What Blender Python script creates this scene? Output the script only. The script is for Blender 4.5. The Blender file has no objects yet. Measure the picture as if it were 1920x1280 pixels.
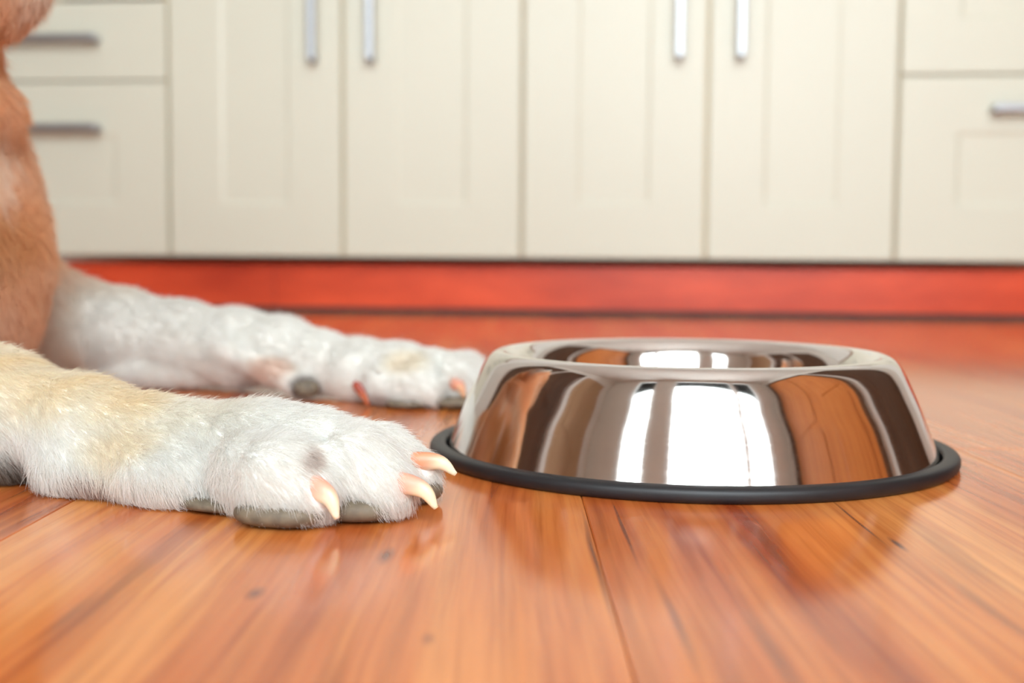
import bpy, bmesh, math, random
import numpy as np
from mathutils import Matrix, Vector

SC = bpy.context.scene
COL = SC.collection

# ------------------------------------------------------------------ camera
FPX, PITCH, ROLL, CAM_H = 2215.66, 0.0696, 0.0076, 0.0933
cam = bpy.data.cameras.new('camera')
cam.sensor_width = 36.0
cam.lens = FPX / 1920.0 * 36.0
cam.clip_start = 0.01
cam.dof.use_dof = True
cam.dof.focus_distance = 0.435
cam.dof.aperture_fstop = 7.6
cam_o = bpy.data.objects.new('camera', cam)
COL.objects.link(cam_o)
cam_o.matrix_world = (Matrix.Translation((0, 0, CAM_H))
                      @ Matrix.Rotation(math.pi / 2 - PITCH, 4, 'X')
                      @ Matrix.Rotation(ROLL, 4, 'Z'))
SC.camera = cam_o

# ------------------------------------------------------------------ the room's frame: u along the cabinets, v away from the camera
X0, D0, YAW = 0.0141, 1.9559, 0.0973
ROOM = Matrix.Translation((X0, D0, 0)) @ Matrix.Rotation(-YAW, 4, 'Z')
U0, U1, V0, V1, ZC = -1.62, 1.75, -2.85, 0.60, 2.6          # inner faces of the room
WINS = ((-0.14, 1.40, 0.25, 2.45), (-0.90, -0.43, 0.25, 2.45))  # window openings in the wall behind the camera

# ------------------------------------------------------------------ daylight: an even white sky, entering by the window
w = bpy.data.worlds.new('sky')
SC.world = w
w.use_nodes = True
w.node_tree.nodes['Background'].inputs[0].default_value = (0.93, 1.025, 1.065, 1)
w.node_tree.nodes['Background'].inputs[1].default_value = 7.0
for WIN in ((WINS[1][0], WINS[0][1], WINS[0][2], WINS[0][3]),):   # one sampling portal over both window openings
    pl = bpy.data.lights.new('window_daylight', 'AREA')
    pl.shape = 'RECTANGLE'
    pl.size, pl.size_y = WIN[1] - WIN[0], WIN[3] - WIN[2]
    pl.cycles.is_portal = True
    po = bpy.data.objects.new('window_daylight', pl)
    COL.objects.link(po)
    po.matrix_world = ROOM @ Matrix.Translation(((WIN[0] + WIN[1]) / 2, V0 - 0.02, (WIN[2] + WIN[3]) / 2)) @ Matrix.Rotation(math.pi / 2, 4, 'X')

SC.view_settings.view_transform = 'Standard'
SC.view_settings.look = 'None'
SC.view_settings.gamma = 1.0
SC.view_settings.use_curve_mapping = False
SC.view_settings.exposure = 0.43
SC.cycles.max_bounces = 7
SC.cycles.diffuse_bounces = 4
SC.cycles.adaptive_threshold = 0.1
SC.cycles.glossy_bounces = 4
SC.cycles.sample_clamp_indirect = 8.0


# ------------------------------------------------------------------ materials
class NT:
    def __init__(self, name):
        self.m = bpy.data.materials.new(name)
        self.m.use_nodes = True
        self.t = self.m.node_tree
        self.b = self.t.nodes['Principled BSDF']

    def n(self, kind, **kw):
        x = self.t.nodes.new(kind)
        for k, v in kw.items():
            setattr(x, k, v)
        return x

    def l(self, a, b):
        self.t.links.new(a, b)

    def set(self, **kw):
        for k, v in kw.items():
            self.b.inputs[k.replace('_', ' ')].default_value = v

    def math(self, op, a, b=None, c=None):
        x = self.n('ShaderNodeMath', operation=op)
        for i, v in enumerate((a, b, c)):
            if v is None:
                continue
            if isinstance(v, (int, float)):
                x.inputs[i].default_value = v
            else:
                self.l(v, x.inputs[i])
        return x.outputs[0]

    def mix(self, fac, a, b, mode='MIX'):
        x = self.n('ShaderNodeMix', data_type='RGBA', blend_type=mode)
        for s, v in ((x.inputs[0], fac), (x.inputs[6], a), (x.inputs[7], b)):
            if hasattr(v, 'links'):
                self.l(v, s)
            elif isinstance(v, (int, float)):
                s.default_value = v
            else:
                s.default_value = (*v, 1)
        return x.outputs[2]

    def ramp(self, fac, stops):
        x = self.n('ShaderNodeValToRGB')
        e = x.color_ramp.elements
        while len(e) < len(stops):
            e.new(0.5)
        for i, (p, c) in enumerate(stops):
            e[i].position = p
            e[i].color = (*c, 1) if len(c) == 3 else c
        self.l(fac, x.inputs[0])
        return x.outputs[0]

    def noise(self, vec, scale, detail=4, rough=0.5, dist=0.0):
        x = self.n('ShaderNodeTexNoise')
        x.inputs['Scale'].default_value = scale
        x.inputs['Detail'].default_value = detail
        x.inputs['Roughness'].default_value = rough
        x.inputs['Distortion'].default_value = dist
        self.l(vec, x.inputs['Vector'])
        return x.outputs[0]

    def scaled_pos(self, s):
        g = self.n('ShaderNodeNewGeometry')
        x = self.n('ShaderNodeVectorMath', operation='MULTIPLY')
        self.l(g.outputs['Position'], x.inputs[0])
        x.inputs[1].default_value = s
        return x.outputs[0]


def plain(name, col, rough=0.5, metal=0.0, var=0.06, scale=9.0, **kw):
    m = NT(name)
    m.set(Roughness=rough, Metallic=metal, **kw)
    f = m.noise(m.scaled_pos((1, 1, 1)), scale, 3)
    lo = tuple(c * (1 - var) for c in col)
    hi = tuple(min(1, c * (1 + var)) for c in col)
    m.l(m.ramp(f, [(0.3, lo), (0.7, hi)]), m.b.inputs['Base Color'])
    return m.m


def floor_wood():
    m = NT('orange_pine_floor')
    g = m.n('ShaderNodeNewGeometry')
    oi = m.n('ShaderNodeObjectInfo')
    oc = m.n('ShaderNodeSeparateColor')
    m.l(oi.outputs['Color'], oc.inputs[0])              # each plank carries its own number as object colour
    sx = m.n('ShaderNodeSeparateXYZ')
    m.l(g.outputs['Position'], sx.inputs[0])
    # each plank shifts its own grain
    off = m.math('MULTIPLY', oc.outputs[0], 37.0)
    cmb = m.n('ShaderNodeCombineXYZ')
    warp = m.noise(m.scaled_pos((9, 2.2, 1)), 1.0, 3)
    wx = m.math('MULTIPLY_ADD', warp, 0.020, sx.outputs[0])
    m.l(m.math('MULTIPLY', wx, 62.0), cmb.inputs[0])
    m.l(m.math('MULTIPLY_ADD', sx.outputs[1], 2.6, off), cmb.inputs[1])
    m.l(off, cmb.inputs[2])
    broad = m.noise(cmb.outputs[0], 0.55, 4, 0.6, 0.3)
    cmb2 = m.n('ShaderNodeCombineXYZ')
    m.l(m.math('MULTIPLY', wx, 330.0), cmb2.inputs[0])
    m.l(m.math('MULTIPLY_ADD', sx.outputs[1], 7.0, off), cmb2.inputs[1])
    m.l(off, cmb2.inputs[2])
    fine = m.noise(cmb2.outputs[0], 0.9, 4, 0.6)
    col = m.ramp(broad, [(0.30, (0.36, 0.062, 0.014)), (0.42, (0.57, 0.140, 0.031)),
                         (0.54, (0.68, 0.205, 0.046)), (0.70, (0.80, 0.315, 0.086))])
    fr = m.ramp(fine, [(0.32, (0.72, 0.62, 0.55)), (0.55, (1, 1, 1)), (0.8, (1.06, 1.06, 1.05))])
    col = m.mix(0.9, col, fr, 'MULTIPLY')
    # narrow dark streaks in the print
    streak = m.ramp(m.noise(cmb.outputs[0], 1.7, 2, 0.5), [(0.58, (1, 1, 1)), (0.70, (0.40, 0.25, 0.20))])
    col = m.mix(0.55, col, streak, 'MULTIPLY')
    # plank to plank tint
    tint = m.ramp(oc.outputs[0], [(0.0, (0.93, 0.90, 0.87)), (0.5, (1.02, 1.02, 1.02)), (1.0, (1.08, 1.12, 1.14))])
    col = m.mix(0.8, col, tint, 'MULTIPLY')
    # knots and the dark cracks of the pine print (centre x, y, half width, half length)
    marks = [(-0.0405, 0.366, .0030, .013, .8), (-0.0705, 0.323, .0028, .008, .7), (-0.0215, 0.285, .0022, .006, .45),
             (0.1300, 0.386, .0016, .012, 1.), (0.0400, 0.405, .0009, .055, .9), (0.0430, 0.300, .0018, .050, .6), (0.1260, 0.420, .0009, .050, .9),
             (0.0270, 0.36, .0014, .085, .75), (0.0620, 0.275, .0028, .045, .5), (0.1320, 0.31, .0026, .07, .5), (-.112, .300, .0025, .03, .5)]
    for cx, cy, a, b, e in marks:
        dx = m.math('DIVIDE', m.math('SUBTRACT', wx, cx + 0.010), a)
        dy = m.math('DIVIDE', m.math('SUBTRACT', sx.outputs[1], cy), b)
        d = m.math('SQRT', m.math('ADD', m.math('MULTIPLY', dx, dx), m.math('MULTIPLY', dy, dy)))
        k = m.ramp(d, [(0.15, (e, e, e)), (1.0, (0, 0, 0))])
        col = m.mix(k, col, (0.10, 0.025, 0.016))
    m.l(col, m.b.inputs['Base Color'])
    m.l(m.math('MULTIPLY_ADD', fine, 0.06, 0.095), m.b.inputs['Roughness'])
    m.set(IOR=1.5)
    bp = m.n('ShaderNodeBump')
    bp.inputs['Strength'].default_value = 0.025
    bp.inputs['Distance'].default_value = 0.001
    m.l(fine, bp.inputs['Height'])
    m.l(bp.outputs[0], m.b.inputs['Normal'])
    return m.m


def red_wood(name, c0, c1, rough=0.35, sc=(3.0, 3.0, 22.0)):
    m = NT(name)
    f = m.noise(m.scaled_pos(sc), 1.2, 4, 0.55, 0.1)
    m.l(m.ramp(f, [(0.3, c0), (0.7, c1)]), m.b.inputs['Base Color'])
    m.set(Roughness=rough)
    return m.m


def steel(name, rough, col):
    m = NT(name)
    m.set(Metallic=1.0)
    p = m.scaled_pos((4, 4, 900))
    f = m.noise(p, 1.0, 3, 0.6)
    m.l(m.math('MULTIPLY_ADD', f, 0.07, rough), m.b.inputs['Roughness'])
    s = m.noise(m.scaled_pos((30, 30, 60)), 1.0, 5, 0.65)
    m.l(m.ramp(s, [(0.3, tuple(c * 0.94 for c in col)), (0.65, col)]), m.b.inputs['Base Color'])
    return m.m


def glass_mat():
    m = NT('window_glass')
    tr = m.n('ShaderNodeBsdfTransparent')
    gl = m.n('ShaderNodeBsdfGlossy')
    gl.inputs['Roughness'].default_value = 0.0
    fr = m.n('ShaderNodeFresnel')
    fr.inputs[0].default_value = 1.25
    mx = m.n('ShaderNodeMixShader')
    m.l(fr.outputs[0], mx.inputs[0])
    m.l(tr.outputs[0], mx.inputs[1])
    m.l(gl.outputs[0], mx.inputs[2])
    m.l(mx.outputs[0], m.t.nodes['Material Output'].inputs[0])
    return m.m


def attr_mat(name, rough=0.7, sss=0.0, var=0.0, spec=0.3):
    m = NT(name)
    a = m.n('ShaderNodeAttribute', attribute_name='tone')
    c = a.outputs['Color']
    if var:
        f = m.noise(m.scaled_pos((1, 1, 1)), 420, 3)
        c = m.mix(var, c, m.ramp(f, [(0.3, (0.6, 0.6, 0.6)), (0.7, (1.1, 1.1, 1.1))]), 'MULTIPLY')
    m.l(c, m.b.inputs['Base Color'])
    m.set(Roughness=rough, Specular_IOR_Level=spec)
    if sss:
        m.set(Subsurface_Weight=sss, Subsurface_Scale=0.004)
        m.b.inputs['Subsurface Radius'].default_value = (1.0, 0.45, 0.25)
    return m.m


def fur_mat():
    m = NT('dog_fur')
    a = m.n('ShaderNodeAttribute', attribute_name='tone')
    d = m.n('ShaderNodeBsdfDiffuse')
    t = m.n('ShaderNodeBsdfTranslucent')
    mx = m.n('ShaderNodeMixShader')
    mx.inputs[0].default_value = 0.55
    m.l(a.outputs['Color'], d.inputs[0])
    m.l(a.outputs['Color'], t.inputs[0])
    m.l(d.outputs[0], mx.inputs[1])
    m.l(t.outputs[0], mx.inputs[2])
    m.l(mx.outputs[0], m.t.nodes['Material Output'].inputs[0])
    return m.m


M = {
    'floor': floor_wood(),
    'subfloor': plain('dark_underlay', (0.05, 0.025, 0.015), 0.9),
    'wall': plain('white_plaster', (0.80, 0.77, 0.72), 0.8, var=0.02),
    'ceil': plain('white_ceiling', (0.84, 0.82, 0.78), 0.85, var=0.02),
    'cream': plain('cream_lacquer', (0.69, 0.685, 0.565), 0.38, var=0.015, scale=3),
    'carcass': plain('cream_edge', (0.78, 0.62, 0.40), 0.5, var=0.04),
    'plinth': red_wood('cherry_red_plinth', (0.52, 0.050, 0.018), (0.84, 0.105, 0.036), 0.32, (4, 4, 14)),
    'seal': plain('dark_brown_seal', (0.055, 0.028, 0.025), 0.6),
    'worktop': red_wood('brown_worktop', (0.20, 0.09, 0.04), (0.32, 0.15, 0.07)),
    'brushed': steel('brushed_handle_steel', 0.36, (0.40, 0.41, 0.43)),
    'steel': steel('polished_bowl_steel', 0.035, (0.80, 0.77, 0.74)),
    'rubber': plain('black_rubber', (0.011, 0.011, 0.013), 0.46, var=0.15, scale=60),
    'frame': plain('white_window_frame', (0.78, 0.77, 0.75), 0.4, var=0.02),
    'glass': glass_mat(),
    'orange_door': red_wood('orange_brown_door', (0.46, 0.13, 0.025), (0.60, 0.20, 0.045), 0.4, (18, 18, 2)),
    'tan_door': red_wood('tan_door', (0.42, 0.25, 0.13), (0.50, 0.31, 0.17), 0.45, (18, 18, 2)),
    'dark_wood': red_wood('dark_brown_wood', (0.06, 0.025, 0.012), (0.12, 0.05, 0.022), 0.4, (18, 18, 2)),
    'skin': attr_mat('dog_skin', 0.75, 0.0, 0.25),
    'fur': fur_mat(),
    'claw': attr_mat('claw_horn', 0.32, 0.35, 0.0, 0.5),
    'pad': plain('grey_paw_pad', (0.16, 0.125, 0.085), 0.62, var=0.3, scale=260),
    'eye': plain('dark_brown_eye', (0.03, 0.014, 0.008), 0.1),
    'nose': plain('dark_nose', (0.03, 0.022, 0.02), 0.4, var=0.3, scale=500),
}


# ------------------------------------------------------------------ object helpers
def link(name, me, mat=None, parent=None, mw=None, smooth=False):
    o = bpy.data.objects.new(name, me)
    COL.objects.link(o)
    if mat is not None and not me.materials:
        me.materials.append(M[mat])
    if smooth:
        me.polygons.foreach_set('use_smooth', [True] * len(me.polygons))
    if mw is not None:
        o.matrix_world = mw
    if parent is not None:
        o.parent = parent
    return o


def thing(name, label, cat, mw=None, group=None):
    o = bpy.data.objects.new(name, None)
    COL.objects.link(o)
    o.empty_display_size = 0.05
    if mw is not None:
        o.matrix_world = mw
    o['label'], o['category'] = label, cat
    if group:
        o['group'] = group
    return o


def structure(o):
    o['kind'] = 'structure'
    return o


def bm_mesh(name, bm):
    bmesh.ops.recalc_face_normals(bm, faces=bm.faces[:])
    me = bpy.data.meshes.new(name)
    bm.to_mesh(me)
    bm.free()
    return me


def add_box(bm, x0, x1, y0, y1, z0, z1, bevel=0.0, seg=2):
    vs = [bm.verts.new(p) for p in ((x0, y0, z0), (x1, y0, z0), (x1, y1, z0), (x0, y1, z0),
                                    (x0, y0, z1), (x1, y0, z1), (x1, y1, z1), (x0, y1, z1))]
    fs = [bm.faces.new([vs[i] for i in q]) for q in ((3, 2, 1, 0), (4, 5, 6, 7), (0, 1, 5, 4), (1, 2, 6, 5), (2, 3, 7, 6), (3, 0, 4, 7))]
    if bevel:
        es = list({e for f in fs for e in f.edges})
        bmesh.ops.bevel(bm, geom=es, offset=bevel, segments=seg, profile=0.6, affect='EDGES')


def box_mesh(name, *a, **k):
    bm = bmesh.new()
    add_box(bm, *a, **k)
    return bm_mesh(name, bm)


def lathe(name, prof, seg=224, closed=True):
    prof = np.array(prof)
    n = len(prof)
    ang = np.linspace(0, 2 * math.pi, seg, endpoint=False)
    V = np.stack([np.outer(np.cos(ang), prof[:, 0]), np.outer(np.sin(ang), prof[:, 0]),
                  np.tile(prof[:, 1], (seg, 1))], -1).reshape(-1, 3)
    F = []
    for i in range(seg):
        j = (i + 1) % seg
        for k in range(n if closed else n - 1):
            l = (k + 1) % n
            F.append((i * n + k, j * n + k, j * n + l, i * n + l))
    me = bpy.data.meshes.new(name)
    me.from_pydata(V.tolist(), [], F)
    bm = bmesh.new()
    bm.from_mesh(me)
    bmesh.ops.remove_doubles(bm, verts=bm.verts[:], dist=1e-6)
    bmesh.ops.recalc_face_normals(bm, faces=bm.faces[:])
    bm.to_mesh(me)
    bm.free()
    return me


def spline(pts, per=10):
    """Catmull-Rom through pts (any dimension)."""
    P = np.array(pts, float)
    P = np.vstack([2 * P[0] - P[1], P, 2 * P[-1] - P[-2]])
    out = []
    for i in range(1, len(P) - 2):
        for t in np.linspace(0, 1, per, endpoint=False):
            a, b, c, d = P[i - 1:i + 3]
            out.append(0.5 * (2 * b + (c - a) * t + (2 * a - 5 * b + 4 * c - d) * t * t + (3 * b - a - 3 * c + d) * t ** 3))
    out.append(P[-2])
    return np.array(out)


# ------------------------------------------------------------------ the room
def room_box(name, mat, u0, u1, v0, v1, z0, z1, parent=None, bevel=0.0, struct=True):
    o = link(name, box_mesh(name, u0, u1, v0, v1, z0, z1, bevel=bevel), mat, parent, None if parent else ROOM)
    if struct and parent is None:
        structure(o)
    return o


T = 0.12
fl = structure(link('floor', box_mesh('floor', -2.3, 2.3, -1.7, 3.0, -0.06, -0.0121), 'subfloor'))
PW = 0.195
rnd = random.Random(4)
seam0 = 0.028 - PW * 11
nplank = 0
for i in range(22):
    xa = seam0 + i * PW
    y = -1.55 - rnd.random() * 1.1
    first = True
    while y < 2.9:
        L = 1.2
        y0, y1 = max(y, -1.5), min(y + L, 2.95)
        if y1 - y0 > 0.03:
            bm = bmesh.new()
            add_box(bm, -PW / 2 + 0.0001, PW / 2 - 0.0001, 0, y1 - y0 - 0.0003, -0.012, 0)
            te = [e for e in bm.edges if all(v.co.z > -0.001 for v in e.verts)]
            bmesh.ops.bevel(bm, geom=te, offset=0.00045, segments=1, affect='EDGES')
            o = link('floor_plank', bm_mesh('floor_plank', bm), 'floor', fl)
            o.location = (xa + PW / 2, y0, 0)
            o.color = (rnd.random() * 0.6 + 0.4, 0, 0, 1)
            nplank += 1
        y += L

room_box('wall_back', 'wall', U0 - T, U1 + T, V1, V1 + T, 0, ZC)
room_box('wall_left', 'wall', U0 - T, U0, V0, V1, 0, ZC)
room_box('wall_right', 'wall', U1, U1 + T, V0, V1, 0, ZC)
room_box('ceiling', 'ceil', U0 - T, U1 + T, V0 - T, V1 + T, ZC, ZC + T)
bm = bmesh.new()
(w1a, w1b, wz0, wz1), (w2a, w2b, _, _) = WINS
for ua, ub in ((U0 - T, w2a), (w2b, w1a), (w1b, U1 + T)):
    add_box(bm, ua, ub, V0 - T, V0, 0, ZC)
for ua, ub in ((w2a, w2b), (w1a, w1b)):
    add_box(bm, ua, ub, V0 - T, V0, 0, wz0)
    add_box(bm, ua, ub, V0 - T, V0, wz1, ZC)
structure(link('wall_front', bm_mesh('wall_front', bm), 'wall', None, ROOM))

# windows behind the camera: white frames, mullions, panes
for name, (a, b, c, d), mull in (('window_1', WINS[0], (0.94,)), ('window_2', WINS[1], ())):
    bm = bmesh.new()
    for q in ((a, a + .05, c, d), (b - .05, b, c, d), (a + .05, b - .05, c, c + .05), (a + .05, b - .05, d - .05, d)):
        add_box(bm, q[0], q[1], V0 - 0.09, V0 - 0.02, q[2], q[3], bevel=0.004)
    win = structure(link(name, bm_mesh('window_frame', bm), 'frame', None, ROOM))
    for x in mull:
        link('window_mullion', box_mesh('window_mullion', x - .04, x + .04, V0 - .09, V0 - .02, c + .05, d - .05, bevel=.004), 'frame', win)
    edges = [a + .05] + [e for x in mull for e in (x - .04, x + .04)] + [b - .05]
    for k in range(0, len(edges), 2):
        link('window_pane', box_mesh('window_pane', edges[k], edges[k + 1], V0 - .058, V0 - .052, c + .05, d - .05), 'glass', win)
    link('window_sill', box_mesh('window_sill', a - .05, b + .05, V0 + .0005, V0 + .16, c - .035, c, bevel=.006), 'frame', win)


def wall_door(name, mat, side, va, vb, z1, panels, fm='frame'):
    """A door leaf in a casing on the left (side=-1) or right (side=1) wall."""
    wl = U0 if side < 0 else U1
    s = -side

    def bx(nm, m, u_a, u_b, v0, v1, z0, zz, parent=None, bev=.004):
        ua, ub = sorted((wl + s * u_a, wl + s * u_b))
        return link(nm, box_mesh(nm, ua, ub, v0, v1, z0, zz, bevel=bev), m, parent, None if parent else ROOM)
    d = structure(bx(name, mat, .001, .045, va, vb, .004, z1))
    for v0, v1, z0, zz in ((va - .09, va, 0, z1 + .09), (vb, vb + .09, 0, z1 + .09), (va, vb, z1, z1 + .09)):
        bx('door_casing', fm, .001, .06, v0, v1, z0, zz, d)
    for k in range(panels):
        wd = (vb - va) / panels
        for z0, zz in ((.15, .85), (1.0, z1 - .14)):
            bx('door_panel', mat, .0455, .056, va + k * wd + .11, va + (k + 1) * wd - .11, z0, zz, d, .008)
    return d


wall_door('door_1', 'tan_door', -1, -2.62, -1.95, 2.05, 1)
wall_door('bookcase_stand_in', 'dark_wood', -1, -1.72, -1.30, 2.05, 1, 'dark_wood')  # dark leaf standing in for a bookcase mirrored in the bowl
wall_door('door_3', 'orange_door', 1, -2.62, -1.25, 2.15, 2, 'dark_wood')
wall_door('dark_stand_in_right', 'dark_wood', 1, -0.92, -0.12, 2.10, 1, 'dark_wood')  # unseen dark leaf, added for the dark band at the bowl's right edge
wall_door('dark_stand_in_left', 'dark_wood', -1, -0.98, -0.30, 2.10, 1, 'dark_wood')  # unseen dark leaf, added to darken the bowl's left reflection

# ------------------------------------------------------------------ kitchen base units
HB = 0.0945                          # underside of the doors
Z_D1, Z_D2, Z_TOP = 0.3875, 0.5235, 0.795
GAP = 0.0024


def front_mesh(wd, ht, rail=0.088, rec=0.0022, t=0.012):
    """Frame-and-panel front: raised rails round a shallow recessed panel, front face at y = 0, lower left corner at origin."""
    bm = bmesh.new()
    r = min(rail, ht * 0.30)
    s = 0.006
    ring = [(0.0024, 0.0024, 0.0), (rail, r, 0.0), (rail + s, r + s, rec)]
    loops = [[bm.verts.new(p) for p in ((0, t, 0), (wd, t, 0), (wd, t, ht), (0, t, ht))],
             [bm.verts.new(p) for p in ((0, .0024, 0), (wd, .0024, 0), (wd, .0024, ht), (0, .0024, ht))]]
    for ix, iz, y in ring:
        loops.append([bm.verts.new(p) for p in ((ix, y, iz), (wd - ix, y, iz), (wd - ix, y, ht - iz), (ix, y, ht - iz))])
    for A, B in zip(loops[:-1], loops[1:]):
        for k in range(4):
            bm.faces.new((A[k], A[(k + 1) % 4], B[(k + 1) % 4], B[k]))
    bm.faces.new(loops[-1])
    bm.faces.new(loops[0][::-1])
    return bm_mesh('front', bm)


def flat_front(wd, ht, t=0.012):
    return box_mesh('front', 0, wd, 0, t, 0, ht, bevel=0.0022)


def handle_mesh(L=0.170):
    """Bar handle with squared end posts, along x, standing off towards -y."""
    bm = bmesh.new()
    add_box(bm, -L / 2, L / 2, -0.030, -0.021, -0.0065, 0.0065, bevel=0.003, seg=3)
    for s in (-1, 1):
        xc = s * (L / 2 - 0.006)
        add_box(bm, xc - 0.006, xc + 0.006, -0.0225, 0.0, -0.0055, 0.0055, bevel=0.0015)
    return bm_mesh('handle', bm)


HM = handle_mesh()


def base_unit(name, label, cat, u0, u1, fronts, group):
    t = thing(name, label, cat, ROOM @ Matrix.Translation((u0, 0, 0)), group)
    wd = u1 - u0
    bm = bmesh.new()
    add_box(bm, 0.0006, 0.018, 0.0125, 0.56, HB, Z_TOP)
    add_box(bm, wd - 0.018, wd - 0.0006, 0.0125, 0.56, HB, Z_TOP)
    add_box(bm, 0.018, wd - 0.018, 0.0125, 0.56, HB, HB + 0.018)
    add_box(bm, 0.018, wd - 0.018, 0.54, 0.56, HB + 0.018, Z_TOP)
    add_box(bm, 0.018, wd - 0.018, 0.0125, 0.10, Z_TOP - 0.018, Z_TOP)
    add_box(bm, wd / 2 - 0.016, wd / 2 + 0.016, 0.0125, 0.03, HB + 0.018, Z_TOP - 0.018)
    link('carcass', bm_mesh('carcass', bm), 'carcass', t)
    for kind, x0, x1, z0, z1, hx, hz in fronts:
        wdf, htf = x1 - x0 - 2 * GAP, z1 - z0 - (0 if z0 == HB else 2 * GAP)
        me = flat_front(wdf, htf) if kind == 'drawer_flat' else front_mesh(wdf, htf)
        p = link('door' if kind == 'door' else 'drawer', me, 'cream', t)
        p.location = (x0 + GAP, 0, z0 + (0 if z0 == HB else GAP))
        h = link('handle', HM, 'brushed', p)
        h['label'] = 'brushed steel bar handle'
        h.location = (hx - p.location.x, 0, hz - p.location.z)
        if kind == 'door':
            h.rotation_euler = (0, math.pi / 2, 0)
    return t


def doors(wd, hz=0.500):
    m = wd / 2
    return [('door', 0, m, HB, Z_TOP, m - 0.047, hz), ('door', m, wd, HB, Z_TOP, m + 0.050, hz)]


def drawers(wd, hx=None):
    hx = hx or wd / 2
    return [('drawer', 0, wd, HB, Z_D1, hx, 0.3085), ('drawer_flat', 0, wd, Z_D1, Z_D2, hx, 0.457),
            ('drawer_flat', 0, wd, Z_D2, 0.6595, hx, 0.592), ('drawer_flat', 0, wd, 0.6595, Z_TOP, hx, 0.727)]


GU = 'cream kitchen base units'
base_unit('drawer_unit', 'cream kitchen drawer unit behind the dog with horizontal steel handles', 'cabinet', -1.0, -0.6, drawers(0.4), GU)
base_unit('base_cabinet', 'cream two-door kitchen cabinet behind the dog\'s far front leg', 'cabinet', -0.6, 0.0, doors(0.6), GU)
base_unit('base_cabinet', 'cream two-door kitchen cabinet directly behind the steel bowl', 'cabinet', 0.0, 0.6, doors(0.6), GU)
base_unit('drawer_unit', 'cream kitchen drawer unit at the right edge of the picture', 'cabinet', 0.6, 1.05,
          [('drawer', 0, 0.45, HB, Z_D1, 0.225, 0.334), ('drawer', 0, 0.45, Z_D1, 0.68, 0.225, 0.63), ('drawer_flat', 0, 0.45, 0.68, Z_TOP, 0.225, 0.737)], GU)
wt = link('worktop', box_mesh('worktop', -1.0, 1.05, -0.02, 0.595, Z_TOP + 0.0005, Z_TOP + 0.0385, bevel=0.004), 'worktop', None, ROOM)
wt['label'], wt['category'] = 'long brown worktop lying on top of the cream base units', 'worktop'
# plinth of two cherry-red boards on a dark floor seal
bb = structure(link('baseboard_back', box_mesh('plinth_seal', -1.0, 1.05, 0.040, 0.060, 0.0, 0.0085, bevel=0.001), 'seal', None, ROOM))
for ua, ub in ((-1.0, -0.4315), (-0.4305, 1.05)):
    link('plinth_board', box_mesh('plinth_board', ua, ub, 0.045, 0.060, 0.0087, 0.0825, bevel=0.001), 'plinth', bb)

# ------------------------------------------------------------------ the bowl
BX, BY = 0.0856, 0.5707
bowl = thing('dog_bowl', 'polished stainless steel dog bowl with a black rubber ring on the floor', 'bowl', Matrix.Translation((BX, BY, 0)))
outer = spline([(0.1161, 0.0040), (0.1137, 0.0100), (0.1106, 0.0180), (0.1070, 0.0270), (0.1031, 0.0355), (0.1000, 0.0418),
                (0.0973, 0.0461), (0.0945, 0.0487), (0.0913, 0.0497), (0.0880, 0.0489), (0.0848, 0.0463),
                (0.0818, 0.0420),
                (0.0790, 0.0350), (0.0735, 0.0215), (0.0670, 0.0135), (0.0560, 0.0098), (0.0350, 0.0090)], 7)
prof = [(0.0002, 0.0090)] + outer[::-1].tolist() + [(0.1151, 0.0035), (0.1122, 0.0095), (0.1056, 0.0265), (0.0983, 0.0420), (0.0938, 0.0472),
        (0.0913, 0.0483), (0.0885, 0.0477), (0.0855, 0.0450), (0.0828, 0.0410), (0.0800, 0.0340), (0.0745, 0.0208), (0.0675, 0.0124), (0.0560, 0.0086), (0.0002, 0.0078)]
link('steel_dish', lathe('steel_dish', prof, 288), 'steel', bowl, smooth=True)
ring = spline([(0.1172, 0.0006), (0.1171, 0.0035), (0.1175, 0.0056), (0.1184, 0.0064), (0.1200, 0.0066), (0.1228, 0.0064), (0.1244, 0.0054),
               (0.1250, 0.0036), (0.1247, 0.0016), (0.1236, 0.0003)], 5)
rr = link('rubber_ring', lathe('rubber_ring', ring.tolist() + [(0.1105, 0.0003)], 224), 'rubber', bowl, smooth=True)
rr['label'] = 'black rubber anti-slip ring'
#DOG
# ------------------------------------------------------------------ the dog: one continuous body, grown from blended limbs
def graded(segs):
    out = []
    for a, b, s in segs:
        out += list(np.arange(a, b - 1e-9, s))
    return np.array(out + [segs[-1][1]], np.float32)


GX = graded([(-1.16, -0.46, .007), (-0.46, -0.26, .004), (-0.26, 0.012, .0015)])
GY = graded([(0.36, 0.52, .0015), (0.52, 0.70, .004), (0.70, 0.90, .003), (0.90, 1.02, .007)])
GZ = graded([(-0.006, 0.070, .0015), (0.070, 0.25, .004), (0.25, 0.43, .006)])
SDF = np.full((len(GX), len(GY), len(GZ)), 0.08, np.float32)


def region(lo, hi, m):
    sl = []
    for g, a, b in zip((GX, GY, GZ), lo, hi):
        i, j = np.searchsorted(g, (a - m, b + m))
        sl.append(slice(max(0, i - 1), min(len(g), j + 1)))
    return tuple(sl), GX[sl[0]][:, None, None], GY[sl[1]][None, :, None], GZ[sl[2]][None, None, :]


def blend(sl, d, k):
    a = SDF[sl]
    h = np.maximum(k - np.abs(a - d), 0) / k
    SDF[sl] = np.minimum(a, d) - h * h * k * 0.25


def carve(sl, d, k):
    a = SDF[sl]
    d = -d
    h = np.maximum(k - np.abs(a - d), 0) / k
    SDF[sl] = np.maximum(a, d) + h * h * k * 0.25


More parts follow.
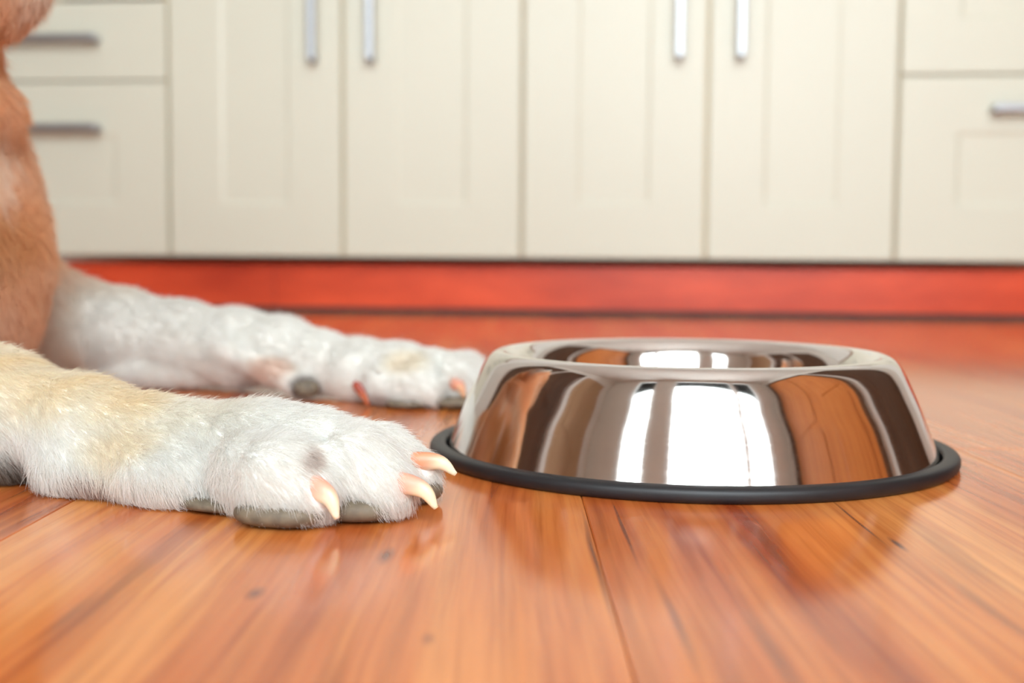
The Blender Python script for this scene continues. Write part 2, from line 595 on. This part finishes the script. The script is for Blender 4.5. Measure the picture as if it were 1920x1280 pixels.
def cone(a, b, k=0.012, op=blend):
    (ax, ay, az, ra), (bx, by, bz, rb) = a, b
    r = max(ra, rb)
    sl, X, Y, Z = region((min(ax, bx) - r, min(ay, by) - r, min(az, bz) - r), (max(ax, bx) + r, max(ay, by) + r, max(az, bz) + r), k + .012)
    vx, vy, vz = bx - ax, by - ay, bz - az
    L2 = vx * vx + vy * vy + vz * vz + 1e-12
    t = np.clip(((X - ax) * vx + (Y - ay) * vy + (Z - az) * vz) / L2, 0, 1)
    d = np.sqrt((X - ax - t * vx) ** 2 + (Y - ay - t * vy) ** 2 + (Z - az - t * vz) ** 2) - (ra + t * (rb - ra))
    op(sl, d.astype(np.float32), k)


def chain(pts, k=0.012):
    for a, b in zip(pts[:-1], pts[1:]):
        cone(a, b, k)


def ell(c, r, k=0.012, rz=0.0, op=blend):
    m = max(r)
    sl, X, Y, Z = region([q - m for q in c], [q + m for q in c], k + .012)
    x, y, z = X - c[0], Y - c[1], Z - c[2]
    cs, sn = math.cos(rz), math.sin(rz)
    x, y = cs * x + sn * y, -sn * x + cs * y
    k0 = np.sqrt((x / r[0]) ** 2 + (y / r[1]) ** 2 + (z / r[2]) ** 2)
    k1 = np.sqrt((x / r[0] ** 2) ** 2 + (y / r[1] ** 2) ** 2 + (z / r[2] ** 2) ** 2) + 1e-9
    op(sl, (k0 * (k0 - 1) / k1).astype(np.float32), k)


# torso, haunches, tail
chain([(-.40, .69, .125, .105), (-.60, .72, .135, .125), (-.82, .74, .120, .115), (-.95, .755, .095, .090)], .05)
chain([(-.90, .66, .085, .085), (-.78, .615, .060, .055), (-.88, .600, .026, .026), (-.74, .575, .020, .022)], .03)
chain([(-.90, .84, .085, .085), (-.78, .885, .060, .055), (-.88, .905, .026, .026), (-.74, .925, .020, .022)], .03)
chain([(-1.00, .76, .070, .030), (-1.07, .72, .030, .022), (-1.12, .64, .018, .014)], .03)
# chest, neck with loose skin
ell((-.400, .690, .095), (.104, .120, .105), .05)
ell((-.366, .685, .070), (.082, .100, .080), .03)
chain([(-.400, .685, .150, .080), (-.385, .668, .215, .074), (-.395, .664, .290, .072)], .04)
ell((-.338, .672, .174), (.056, .056, .030), .010)
ell((-.372, .676, .118), (.060, .070, .030), .02)
# head
ell((-.400, .664, .335), (.082, .068, .062), .03)
chain([(-.350, .656, .300, .050), (-.292, .646, .290, .040), (-.258, .642, .290, .033)], .025)
chain([(-.350, .656, .262, .042), (-.293, .646, .250, .0415)], .015)
ell((-.425, .590, .300), (.036, .013, .056), .008, .2)
ell((-.425, .738, .300), (.036, .013, .056), .008, -.2)
# near shoulder, upper arm, forearm
chain([(-.43, .610, .135, .075), (-.345, .565, .080, .055), (-.300, .515, .045, .040)], .03)
chain([(-.300, .512, .042, .036), (-.245, .495, .036, .0250), (-.213, .486, .0315, .0195), (-.172, .474, .0222, .0185),
       (-.141, .464, .0178, .0165), (-.117, .456, .0162, .0160), (-.094, .447, .0175, .0175)], .014)
ell((-.224, .486, .0135), (.040, .022, .0135), .003)                       # elbow resting on the floor
ell((-.160, .462, .0105), (.026, .017, .0105), .010)                     # heel of the wrist
ell((-.122, .446, .0110), (.028, .020, .0110), .012)
# near paw
chain([(-.095, .446, .0180, .0180), (-.074, .439, .0200, .0170)], .012)
ell((-.080, .440, .0130), (.028, .030, .0140), .010)
chain([(-.094, .426, .0165, .0135), (-.080, .4120, .0155, .0140), (-.0710, .4080, .0118, .0112)], .0055)   # outer toe
chain([(-.076, .432, .0200, .0140), (-.056, .4225, .0178, .0140), (-.0460, .4180, .0122, .0112)], .0055)
chain([(-.070, .450, .0180, .0135), (-.050, .4490, .0155, .0128), (-.0385, .4490, .0112, .0102)], .0055)
chain([(-.082, .464, .0160, .0125), (-.064, .4700, .0150, .0120), (-.0540, .4730, .0110, .0095)], .0055)
# far shoulder, forearm with its tendon ridge, wrist, paw
chain([(-.44, .780, .105, .070), (-.375, .815, .068, .046), (-.325, .838, .046, .034)], .03)
chain([(-.318, .842, .0435, .0305), (-.281, .840, .0400, .0275), (-.236, .836, .0345, .0240), (-.193, .826, .0300, .0235), (-.158, .808, .0295, .0195),
       (-.130, .790, .0240, .0165), (-.100, .772, .0200, .0165), (-.074, .759, .0195, .0165)], .014)
ell((-.245, .836, .0150), (.062, .022, .0155), .004)                     # pale inner side of the forearm
chain([(-.197, .803, .0320, .0075), (-.163, .787, .0190, .0065), (-.137, .773, .0095, .0072)], .006)
chain([(-.075, .757, .0195, .0165), (-.052, .748, .0178, .0165)], .012)
chain([(-.080, .745, .0150, .0130), (-.062, .737, .0150, .0130), (-.050, .734, .0120, .0108)], .005)
chain([(-.056, .746, .0190, .0145), (-.036, .741, .0180, .0140), (-.022, .740, .0130, .0110)], .005)
chain([(-.052, .760, .0185, .0140), (-.030, .764, .0175, .0130), (-.018, .766, .0130, .0105)], .005)
chain([(-.062, .774, .0160, .0125), (-.042, .784, .0150, .0120), (-.032, .788, .0110, .0095)], .005)
# clefts between the toes seen from the front
cone((-.0700, .4215, .0330, .0022), (-.0560, .4145, .0080, .0026), .005, carve)
cone((-.0560, .4395, .0345, .0016), (-.0380, .4355, .0100, .0022), .005, carve)
cone((-.0480, .7370, .0330, .0020), (-.0400, .7280, .0080, .0025), .005, carve)
# it lies on the floor
SDF = np.maximum(SDF, (0.0006 - GZ)[None, None, :])


def surface_net(V, gx, gy, gz):
    S = V < 0
    c = S[:-1, :-1, :-1].astype(np.int8)
    tot = sum(S[i:S.shape[0] - 1 + i, j:S.shape[1] - 1 + j, k:S.shape[2] - 1 + k].astype(np.int8) for i in (0, 1) for j in (0, 1) for k in (0, 1))
    act = (tot > 0) & (tot < 8)
    I, J, K = np.nonzero(act)
    idx = np.full(act.shape, -1, np.int32)
    idx[I, J, K] = np.arange(len(I))
    pos = np.zeros((len(I), 3))
    cnt = np.zeros(len(I))
    corners = [(i, j, k) for i in (0, 1) for j in (0, 1) for k in (0, 1)]
    P = {q: np.stack([gx[I + q[0]], gy[J + q[1]], gz[K + q[2]]], 1) for q in corners}
    D = {q: V[I + q[0], J + q[1], K + q[2]] for q in corners}
    for q in corners:
        for ax in range(3):
            if q[ax]:
                continue
            r = list(q)
            r[ax] = 1
            r = tuple(r)
            s = (D[q] < 0) != (D[r] < 0)
            t = np.where(s, D[q] / np.where(s, D[q] - D[r], 1), 0)
            pos += np.where(s[:, None], P[q] + t[:, None] * (P[r] - P[q]), 0)
            cnt += s
    pos /= cnt[:, None]
    F = []
    for ax in range(3):
        lo = [slice(None)] * 3
        hi = [slice(None)] * 3
        lo[ax], hi[ax] = slice(None, -1), slice(1, None)
        A, B = S[tuple(lo)], S[tuple(hi)]
        ii = np.stack(np.nonzero(A != B), 1)
        o1, o2 = [d for d in range(3) if d != ax]
        ok = (ii[:, o1] > 0) & (ii[:, o2] > 0) & (ii[:, o1] < V.shape[o1] - 1) & (ii[:, o2] < V.shape[o2] - 1)
        ii = ii[ok]
        inside = A[tuple(ii.T)]
        q = []
        for d1, d2 in ((1, 1), (0, 1), (0, 0), (1, 0)):
            jj = ii.copy()
            jj[:, o1] -= d1
            jj[:, o2] -= d2
            q.append(idx[tuple(jj.T)])
        q = np.stack(q, 1)
        flip = inside if ax == 1 else ~inside
        q[flip] = q[flip][:, ::-1]
        F.append(q)
    return pos, np.concatenate(F)


PV, PF = surface_net(SDF, GX, GY, GZ)
for _ in range(3):                                                       # relax the net a little
    acc = np.zeros_like(PV)
    n = np.zeros(len(PV))
    for a in range(4):
        b = (a + 1) % 4
        np.add.at(acc, PF[:, a], PV[PF[:, b]])
        np.add.at(acc, PF[:, b], PV[PF[:, a]])
        np.add.at(n, PF[:, a], 1)
        np.add.at(n, PF[:, b], 1)
    PV = 0.5 * PV + 0.5 * acc / np.maximum(n, 1)[:, None]
PV[:, 2] = np.maximum(PV[:, 2], 0.0006)


def sstep(a, b, x):
    t = np.clip((x - a) / (b - a), 0, 1)
    return t * t * (3 - 2 * t)


def lerp(A, B, t):
    return A + (B - A) * t[:, None]


def spot(p, c, r):
    d = np.sqrt((((p - np.array(c)) / np.array(r)) ** 2).sum(1))
    return 1 - sstep(0.35, 1.0, d)


def wobble(p, s, seed):
    r = np.random.RandomState(seed)
    o = np.zeros(len(p))
    for k in range(5):
        d = r.normal(size=3) * s * (1.5 ** k) * 0.6
        o += np.sin(p @ d + r.rand() * 6.28) / (1.25 ** k)
    return o / 3.0


def coat(p):
    """Coat colour by place on the dog: white legs, tan neck and chest, a little skin, stain and painted shade where the fur parts."""
    p = np.asarray(p)
    white = np.array((0.95, 0.94, 0.90))
    cream = np.array((0.96, 0.82, 0.60))
    tan = np.array((0.93, 0.58, 0.34))
    c = np.tile(white, (len(p), 1))
    near = p[:, 1] < 0.56
    # upper side of the near forearm is creamier
    t = sstep(.020, .045, p[:, 2]) * sstep(-.085, -.15, p[:, 0]) * near
    c = lerp(c, cream, np.clip(t * (0.75 + 0.45 * wobble(p, 90, 3)), 0, 1))
    # body, chest, neck, head
    body = sstep(-.235, -.275, p[:, 0]) * (p[:, 1] > 0.53) * np.maximum(np.maximum(sstep(.060, .105, p[:, 2]), sstep(-.29, -.36, p[:, 0])), 0.85 * sstep(.79, .73, p[:, 1]))
    c = lerp(c, tan, np.clip(body * (0.95 + 0.25 * wobble(p, 40, 5)), 0, 1))
    arm = sstep(-.28, -.38, p[:, 0]) * (p[:, 1] <= 0.53)
    c = lerp(c, tan, 0.9 * arm)
    c = lerp(c, np.array((0.62, 0.33, 0.16)), 0.8 * np.maximum(spot(p, (-.425, .59, .300), (.05, .03, .075)), spot(p, (-.425, .738, .300), (.05, .03, .075))))
    c = lerp(c, np.array((0.70, 0.36, 0.13)), 0.6 * spot(p, (-.285, .62, .105), (.06, .10, .035)))
    c = lerp(c, np.array((0.74, 0.58, 0.45)), 0.6 * spot(p, (-.315, .60, .165), (.05, .08, .035)))
    # stains, thin fur, darker low edges; shade painted at elbow and toe furrow
    for q, r, col, a in (((-.226, .466, .004), (.058, .034, .0180), (0.20, 0.145, 0.105), 1.0),  # brown elbow fur, with the shade of its underside put into the colour
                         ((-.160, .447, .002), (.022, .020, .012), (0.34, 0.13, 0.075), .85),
                         ((-.145, .450, .020), (.030, .02, .012), (0.95, 0.80, 0.58), .5),
                         ((-.071, .4100, .0215), (.006, .014, .0085), (0.42, 0.26, 0.20), .65),  # brown shading of the furrow between the toes, painted in
                         ((-.103, .440, .028), (.008, .008, .005), (0.50, 0.42, 0.34), .6),
                         ((-.064, .413, .010), (.007, .010, .008), (0.62, 0.34, 0.26), .7),
                         ((-.036, .424, .010), (.007, .010, .008), (0.62, 0.34, 0.26), .5),
                         ((-.137, .770, .009), (.013, .014, .011), (0.10, 0.065, 0.055), .95),
                         ((-.160, .783, .020), (.030, .016, .011), (0.70, 0.42, 0.28), .5),
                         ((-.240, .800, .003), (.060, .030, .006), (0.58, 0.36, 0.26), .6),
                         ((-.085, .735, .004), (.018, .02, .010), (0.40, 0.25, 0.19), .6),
                         ((-.070, .735, .030), (.020, .02, .012), (0.90, 0.74, 0.52), .35)):
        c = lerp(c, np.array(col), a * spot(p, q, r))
    return np.clip(c, 0, 1)


DOG = (-0.45, 0.68, 0.0)
dog = thing('dog', 'pale cream dog lying on the floor with both front legs stretched towards the bowl', 'dog', Matrix.Translation(DOG))


def set_tone(me, cols, dom='POINT'):
    at = me.attributes.new('tone', 'FLOAT_COLOR', dom)
    at.data.foreach_set('color', np.concatenate([cols, np.ones((len(cols), 1))], 1).astype(np.float32).ravel())


me = bpy.data.meshes.new('body')
me.vertices.add(len(PV))
me.vertices.foreach_set('co', (PV - np.array(DOG)).astype(np.float32).ravel())
me.loops.add(PF.size)
me.loops.foreach_set('vertex_index', PF.astype(np.int32).ravel())
me.polygons.add(len(PF))
me.polygons.foreach_set('loop_start', np.arange(0, PF.size, 4, dtype=np.int32))
me.update(calc_edges=True)
me.validate()
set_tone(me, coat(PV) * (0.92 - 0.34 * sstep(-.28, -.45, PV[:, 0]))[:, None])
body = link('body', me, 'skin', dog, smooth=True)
VN = np.zeros((len(me.vertices), 3), np.float32)
me.vertex_normals.foreach_get('vector', VN.ravel()) if False else None
VN = np.array([v.vector for v in me.vertex_normals])

# claws: curved, tapering, pink at the quick and horn coloured at the tip (world points from base to tip)
CLAWS = [  # base, mid, tip, base radius, tone at base, tone at tip
    ((-.0735, .4050, .0158), (-.0625, .3975, .0128), (-.0588, .3955, .0050), .0050, (.80, .42, .31), (.93, .82, .60)),
    ((-.0455, .4150, .0150), (-.0315, .4090, .0130), (-.0260, .4080, .0062), .0043, (.80, .42, .31), (.92, .80, .56)),
    ((-.0430, .4430, .0160), (-.0280, .4420, .0168), (-.0208, .4420, .0120), .0041, (.76, .34, .20), (.93, .82, .60)),
    ((-.0520, .4740, .0150), (-.0440, .4750, .0140), (-.0390, .4755, .0070), .0042, (.72, .34, .2), (.86, .70, .45)),
    ((-.0985, .7350, .0155), (-.0935, .7330, .0095), (-.0890, .7320, .0012), .0034, (.32, .055, .025), (.45, .12, .05)),
    ((-.0380, .7280, .0170), (-.0320, .7250, .0150), (-.0290, .7240, .0080), .0046, (.62, .25, .15), (.75, .45, .28)),
    ((-.0140, .7400, .0180), (-.0070, .7390, .0160), (-.0040, .7385, .0080), .0044, (.62, .25, .15), (.80, .58, .38)),
]


def claw_mesh(b, m_, t, r0, c0, c1):
    path = spline([b, m_, t], 7)
    n = len(path)
    s = np.linspace(0, 1, n)
    rad = r0 * np.clip(1 - s ** 1.6 * 0.80, 0.10, 1) * (0.6 + 0.4 * sstep(0, .22, s))
    V, F, C = [], [], []
    seg = 14
    for i in range(n):
        d = path[min(i + 1, n - 1)] - path[max(i - 1, 0)]
        d /= np.linalg.norm(d)
        side = np.cross(d, (0, 0, 1))
        side /= np.linalg.norm(side)
        up = np.cross(side, d)
        for k in range(seg):
            a = 2 * math.pi * k / seg
            V.append(path[i] + side * math.cos(a) * rad[i] * 0.72 + up * math.sin(a) * rad[i])
            w_ = sstep(0.30, 0.62, np.array([s[i] - 0.12 * math.sin(a)]))[0]
            e_ = max(0.0, math.sin(a) - 0.75) * 1.6                      # darker ridge along the back of the claw
            C.append(np.array(c0) * (1 - w_) + np.array(c1) * w_ - e_ * np.array((.12, .16, .16)))
    for i in range(n - 1):
        for k in range(seg):
            l = (k + 1) % seg
            F.append((i * seg + k, i * seg + l, (i + 1) * seg + l, (i + 1) * seg + k))
    F.append(tuple(range(seg))[::-1])
    F.append(tuple((n - 1) * seg + k for k in range(seg)))
    me = bpy.data.meshes.new('claw')
    me.from_pydata([tuple(v - np.array(DOG)) for v in V], [], F)
    set_tone(me, np.clip(np.array(C), 0, 1))
    return me


for q in CLAWS:
    o = link('claw', claw_mesh(*q), 'claw', dog, smooth=True)
    o['label'] = 'curved claw'

# dark leathery pads under the toes and behind the far wrist
PADS = [((-.0800, .4075, .0047), (.0165, .0120, .0046), -.2), ((-.0540, .4170, .0047), (.0128, .0120, .0046), 0.1), ((-.040, .4480, .0050), (.0140, .0110, .0048), 0),
        ((-.106, .4310, .0032), (.0165, .0120, .0030), -.35),
        ((-.0640, .7330, .0032), (.0140, .0105, .0030), 0), ((-.0330, .7340, .0042), (.0160, .0120, .0040), 0.1), ((-.1345, .7710, .0080), (.0085, .0075, .0060), 0)]
for c, r, a in PADS:
    bm = bmesh.new()
    bmesh.ops.create_uvsphere(bm, u_segments=24, v_segments=14, radius=1.0)
    for v in bm.verts:
        x, y, z = v.co
        z = z if z > 0 else z * 0.9
        sq = 1 / max(0.001, (abs(x) ** 2.6 + abs(y) ** 2.6 + abs(z) ** 2.6) ** (1 / 2.6))
        v.co = (x * sq * r[0], y * sq * r[1], max(z * sq * r[2], -c[2] + 0.0004))
    bmesh.ops.rotate(bm, verts=bm.verts[:], cent=(0, 0, 0), matrix=Matrix.Rotation(a, 3, 'Z'))
    bmesh.ops.translate(bm, verts=bm.verts[:], vec=[c[i] - DOG[i] for i in range(3)])
    o = link('paw_pad', bm_mesh('paw_pad', bm), 'pad', dog, smooth=True)
    o['label'] = 'dark grey leathery paw pad'


def blob(name, mat, c, r):
    bm = bmesh.new()
    bmesh.ops.create_uvsphere(bm, u_segments=20, v_segments=12, radius=1.0)
    bmesh.ops.scale(bm, verts=bm.verts[:], vec=r)
    bmesh.ops.translate(bm, verts=bm.verts[:], vec=[c[i] - DOG[i] for i in range(3)])
    return link(name, bm_mesh(name, bm), mat, dog, smooth=True)


blob('nose', 'nose', (-.228, .640, .302), (.014, .020, .014))
blob('eye', 'eye', (-.338, .617, .342), (.011, .008, .010))
blob('eye', 'eye', (-.338, .690, .342), (.011, .008, .010))

# ------------------------------------------------------------------ fur: single hairs rooted on the body
rs = np.random.RandomState(7)
TRI = np.concatenate([PF[:, [0, 1, 2]], PF[:, [0, 2, 3]]])
A, B, C3 = PV[TRI[:, 0]], PV[TRI[:, 1]], PV[TRI[:, 2]]
area = 0.5 * np.linalg.norm(np.cross(B - A, C3 - A), axis=1)
cen = (A + B + C3) / 3
near = (cen[:, 1] < 0.54) & (cen[:, 0] > -.30)
far = (cen[:, 1] > 0.70) & (cen[:, 0] > -.30) & (cen[:, 2] < 0.085)
chest = (cen[:, 0] > -.80) & ~near & ~far
dens = np.where(near, 430e4, np.where(far, 170e4, np.where(chest, np.where(cen[:, 0] > -.42, 110e4, 22e4), 0.0)))
nrm = VN[TRI].mean(1)
dens = dens * (nrm[:, 1] < 0.45) * (cen[:, 2] > 0.0025)                 # hairs only where they can be seen
dens *= np.where(cen[:, 2] < 0.006, 0.35, 1.0)
ncount = rs.poisson(area * dens)
src = np.repeat(np.arange(len(TRI)), ncount)
N = len(src)
u, v = rs.rand(N), rs.rand(N)
fl_ = u + v > 1
u[fl_], v[fl_] = 1 - u[fl_], 1 - v[fl_]
root = A[src] + u[:, None] * (B - A)[src] + v[:, None] * (C3 - A)[src]
nn = VN[TRI[src, 0]] * (1 - u - v)[:, None] + VN[TRI[src, 1]] * u[:, None] + VN[TRI[src, 2]] * v[:, None]
nn /= np.linalg.norm(nn, axis=1)[:, None]
is_near, is_far, is_chest = near[src], far[src], chest[src]
# keep the claws and pads clear
keep = np.ones(N, bool)
for q in CLAWS:
    path = spline(q[:3], 5)
    for p_ in path[3:]:
        keep &= np.linalg.norm(root - p_, axis=1) > q[3] * 1.02
for c, r, a in PADS:
    keep &= ((((root - np.array(c)) / (np.array(r) * np.array((0.98, 1.02, 1.0)))) ** 2).sum(1) > 1.0) | (root[:, 2] > c[2] + r[2] * 0.55)
root, nn, is_near, is_far, is_chest = root[keep], nn[keep], is_near[keep], is_far[keep], is_chest[keep]
N = len(root)
flow = np.where(is_near[:, None], np.array((0.80, -0.22, -0.60)), np.where(is_far[:, None], np.array((0.85, -0.30, -0.50)), np.array((0.25, -0.10, -1.0))))
low = sstep(.022, .006, root[:, 2])[:, None]
flow = flow + low * np.array((-.25, 0, -.5)) * (is_near | is_far)[:, None]
wv = np.stack([wobble(root, 160, 11), wobble(root, 160, 12), wobble(root, 160, 13)], 1)
flow = flow + 0.22 * wv
tang = flow - (flow * nn).sum(1)[:, None] * nn
tang /= np.linalg.norm(tang, axis=1)[:, None] + 1e-9
jit = rs.normal(size=(N, 3)) * 0.16
toe = sstep(-.115, -.07, root[:, 0]) * is_near
ln = np.where(is_near, 0.0068 - 0.0018 * toe, np.where(is_far, 0.0075, 0.012)) * rs.uniform(0.6, 1.25, N)
ln = ln * (1 + 0.45 * low[:, 0] * is_near)
d0 = tang * 0.93 + nn * 0.36 + jit
d0 /= np.linalg.norm(d0, axis=1)[:, None]
d1 = tang * 0.99 + nn * 0.10 + jit * 1.2 + np.array((0, 0, -.10))
d1 /= np.linalg.norm(d1, axis=1)[:, None]
p0 = root - nn * 0.0004
p1 = p0 + d0 * (ln * 0.4)[:, None]
p2 = p1 + (d0 + d1) * (ln * 0.16)[:, None]
p3 = p2 + d1 * (ln * 0.35)[:, None]
PTS = np.stack([p0, p1, p2, p3], 1)
PTS[:, :, 2] = np.maximum(PTS[:, :, 2], 0.0009)
cv = bpy.data.hair_curves.new('fur')
cv.add_curves([4] * N)
cv.attributes['position'].data.foreach_set('vector', (PTS - np.array(DOG)).astype(np.float32).ravel())
ra = cv.attributes.get('radius') or cv.attributes.new('radius', 'FLOAT', 'POINT')
r0 = np.where(is_near, 0.000075, np.where(is_far, 0.00013, 0.00017))
ra.data.foreach_set('value', (r0[:, None] * np.array((1.0, 0.95, 0.7, 0.15))).astype(np.float32).ravel())
hc = coat(root) * rs.uniform(0.86, 1.10, N)[:, None]
hc = lerp(hc, np.array((0.93, 0.82, 0.70)), 0.75 * is_chest * sstep(0.1, 0.9, wobble(root * np.array((1, 1, .35)), 170, 21)))
hc = np.clip(hc, 0, 0.97)
tn = cv.attributes.new('tone', 'FLOAT_COLOR', 'CURVE')
tn.data.foreach_set('color', np.concatenate([hc, np.ones((N, 1))], 1).astype(np.float32).ravel())
cv.materials.append(M['fur'])
fo = bpy.data.objects.new('fur', cv)
COL.objects.link(fo)
fo.parent = dog
fo['kind'] = 'stuff'
print('body verts', len(PV), 'hairs', N, 'planks', nplank)
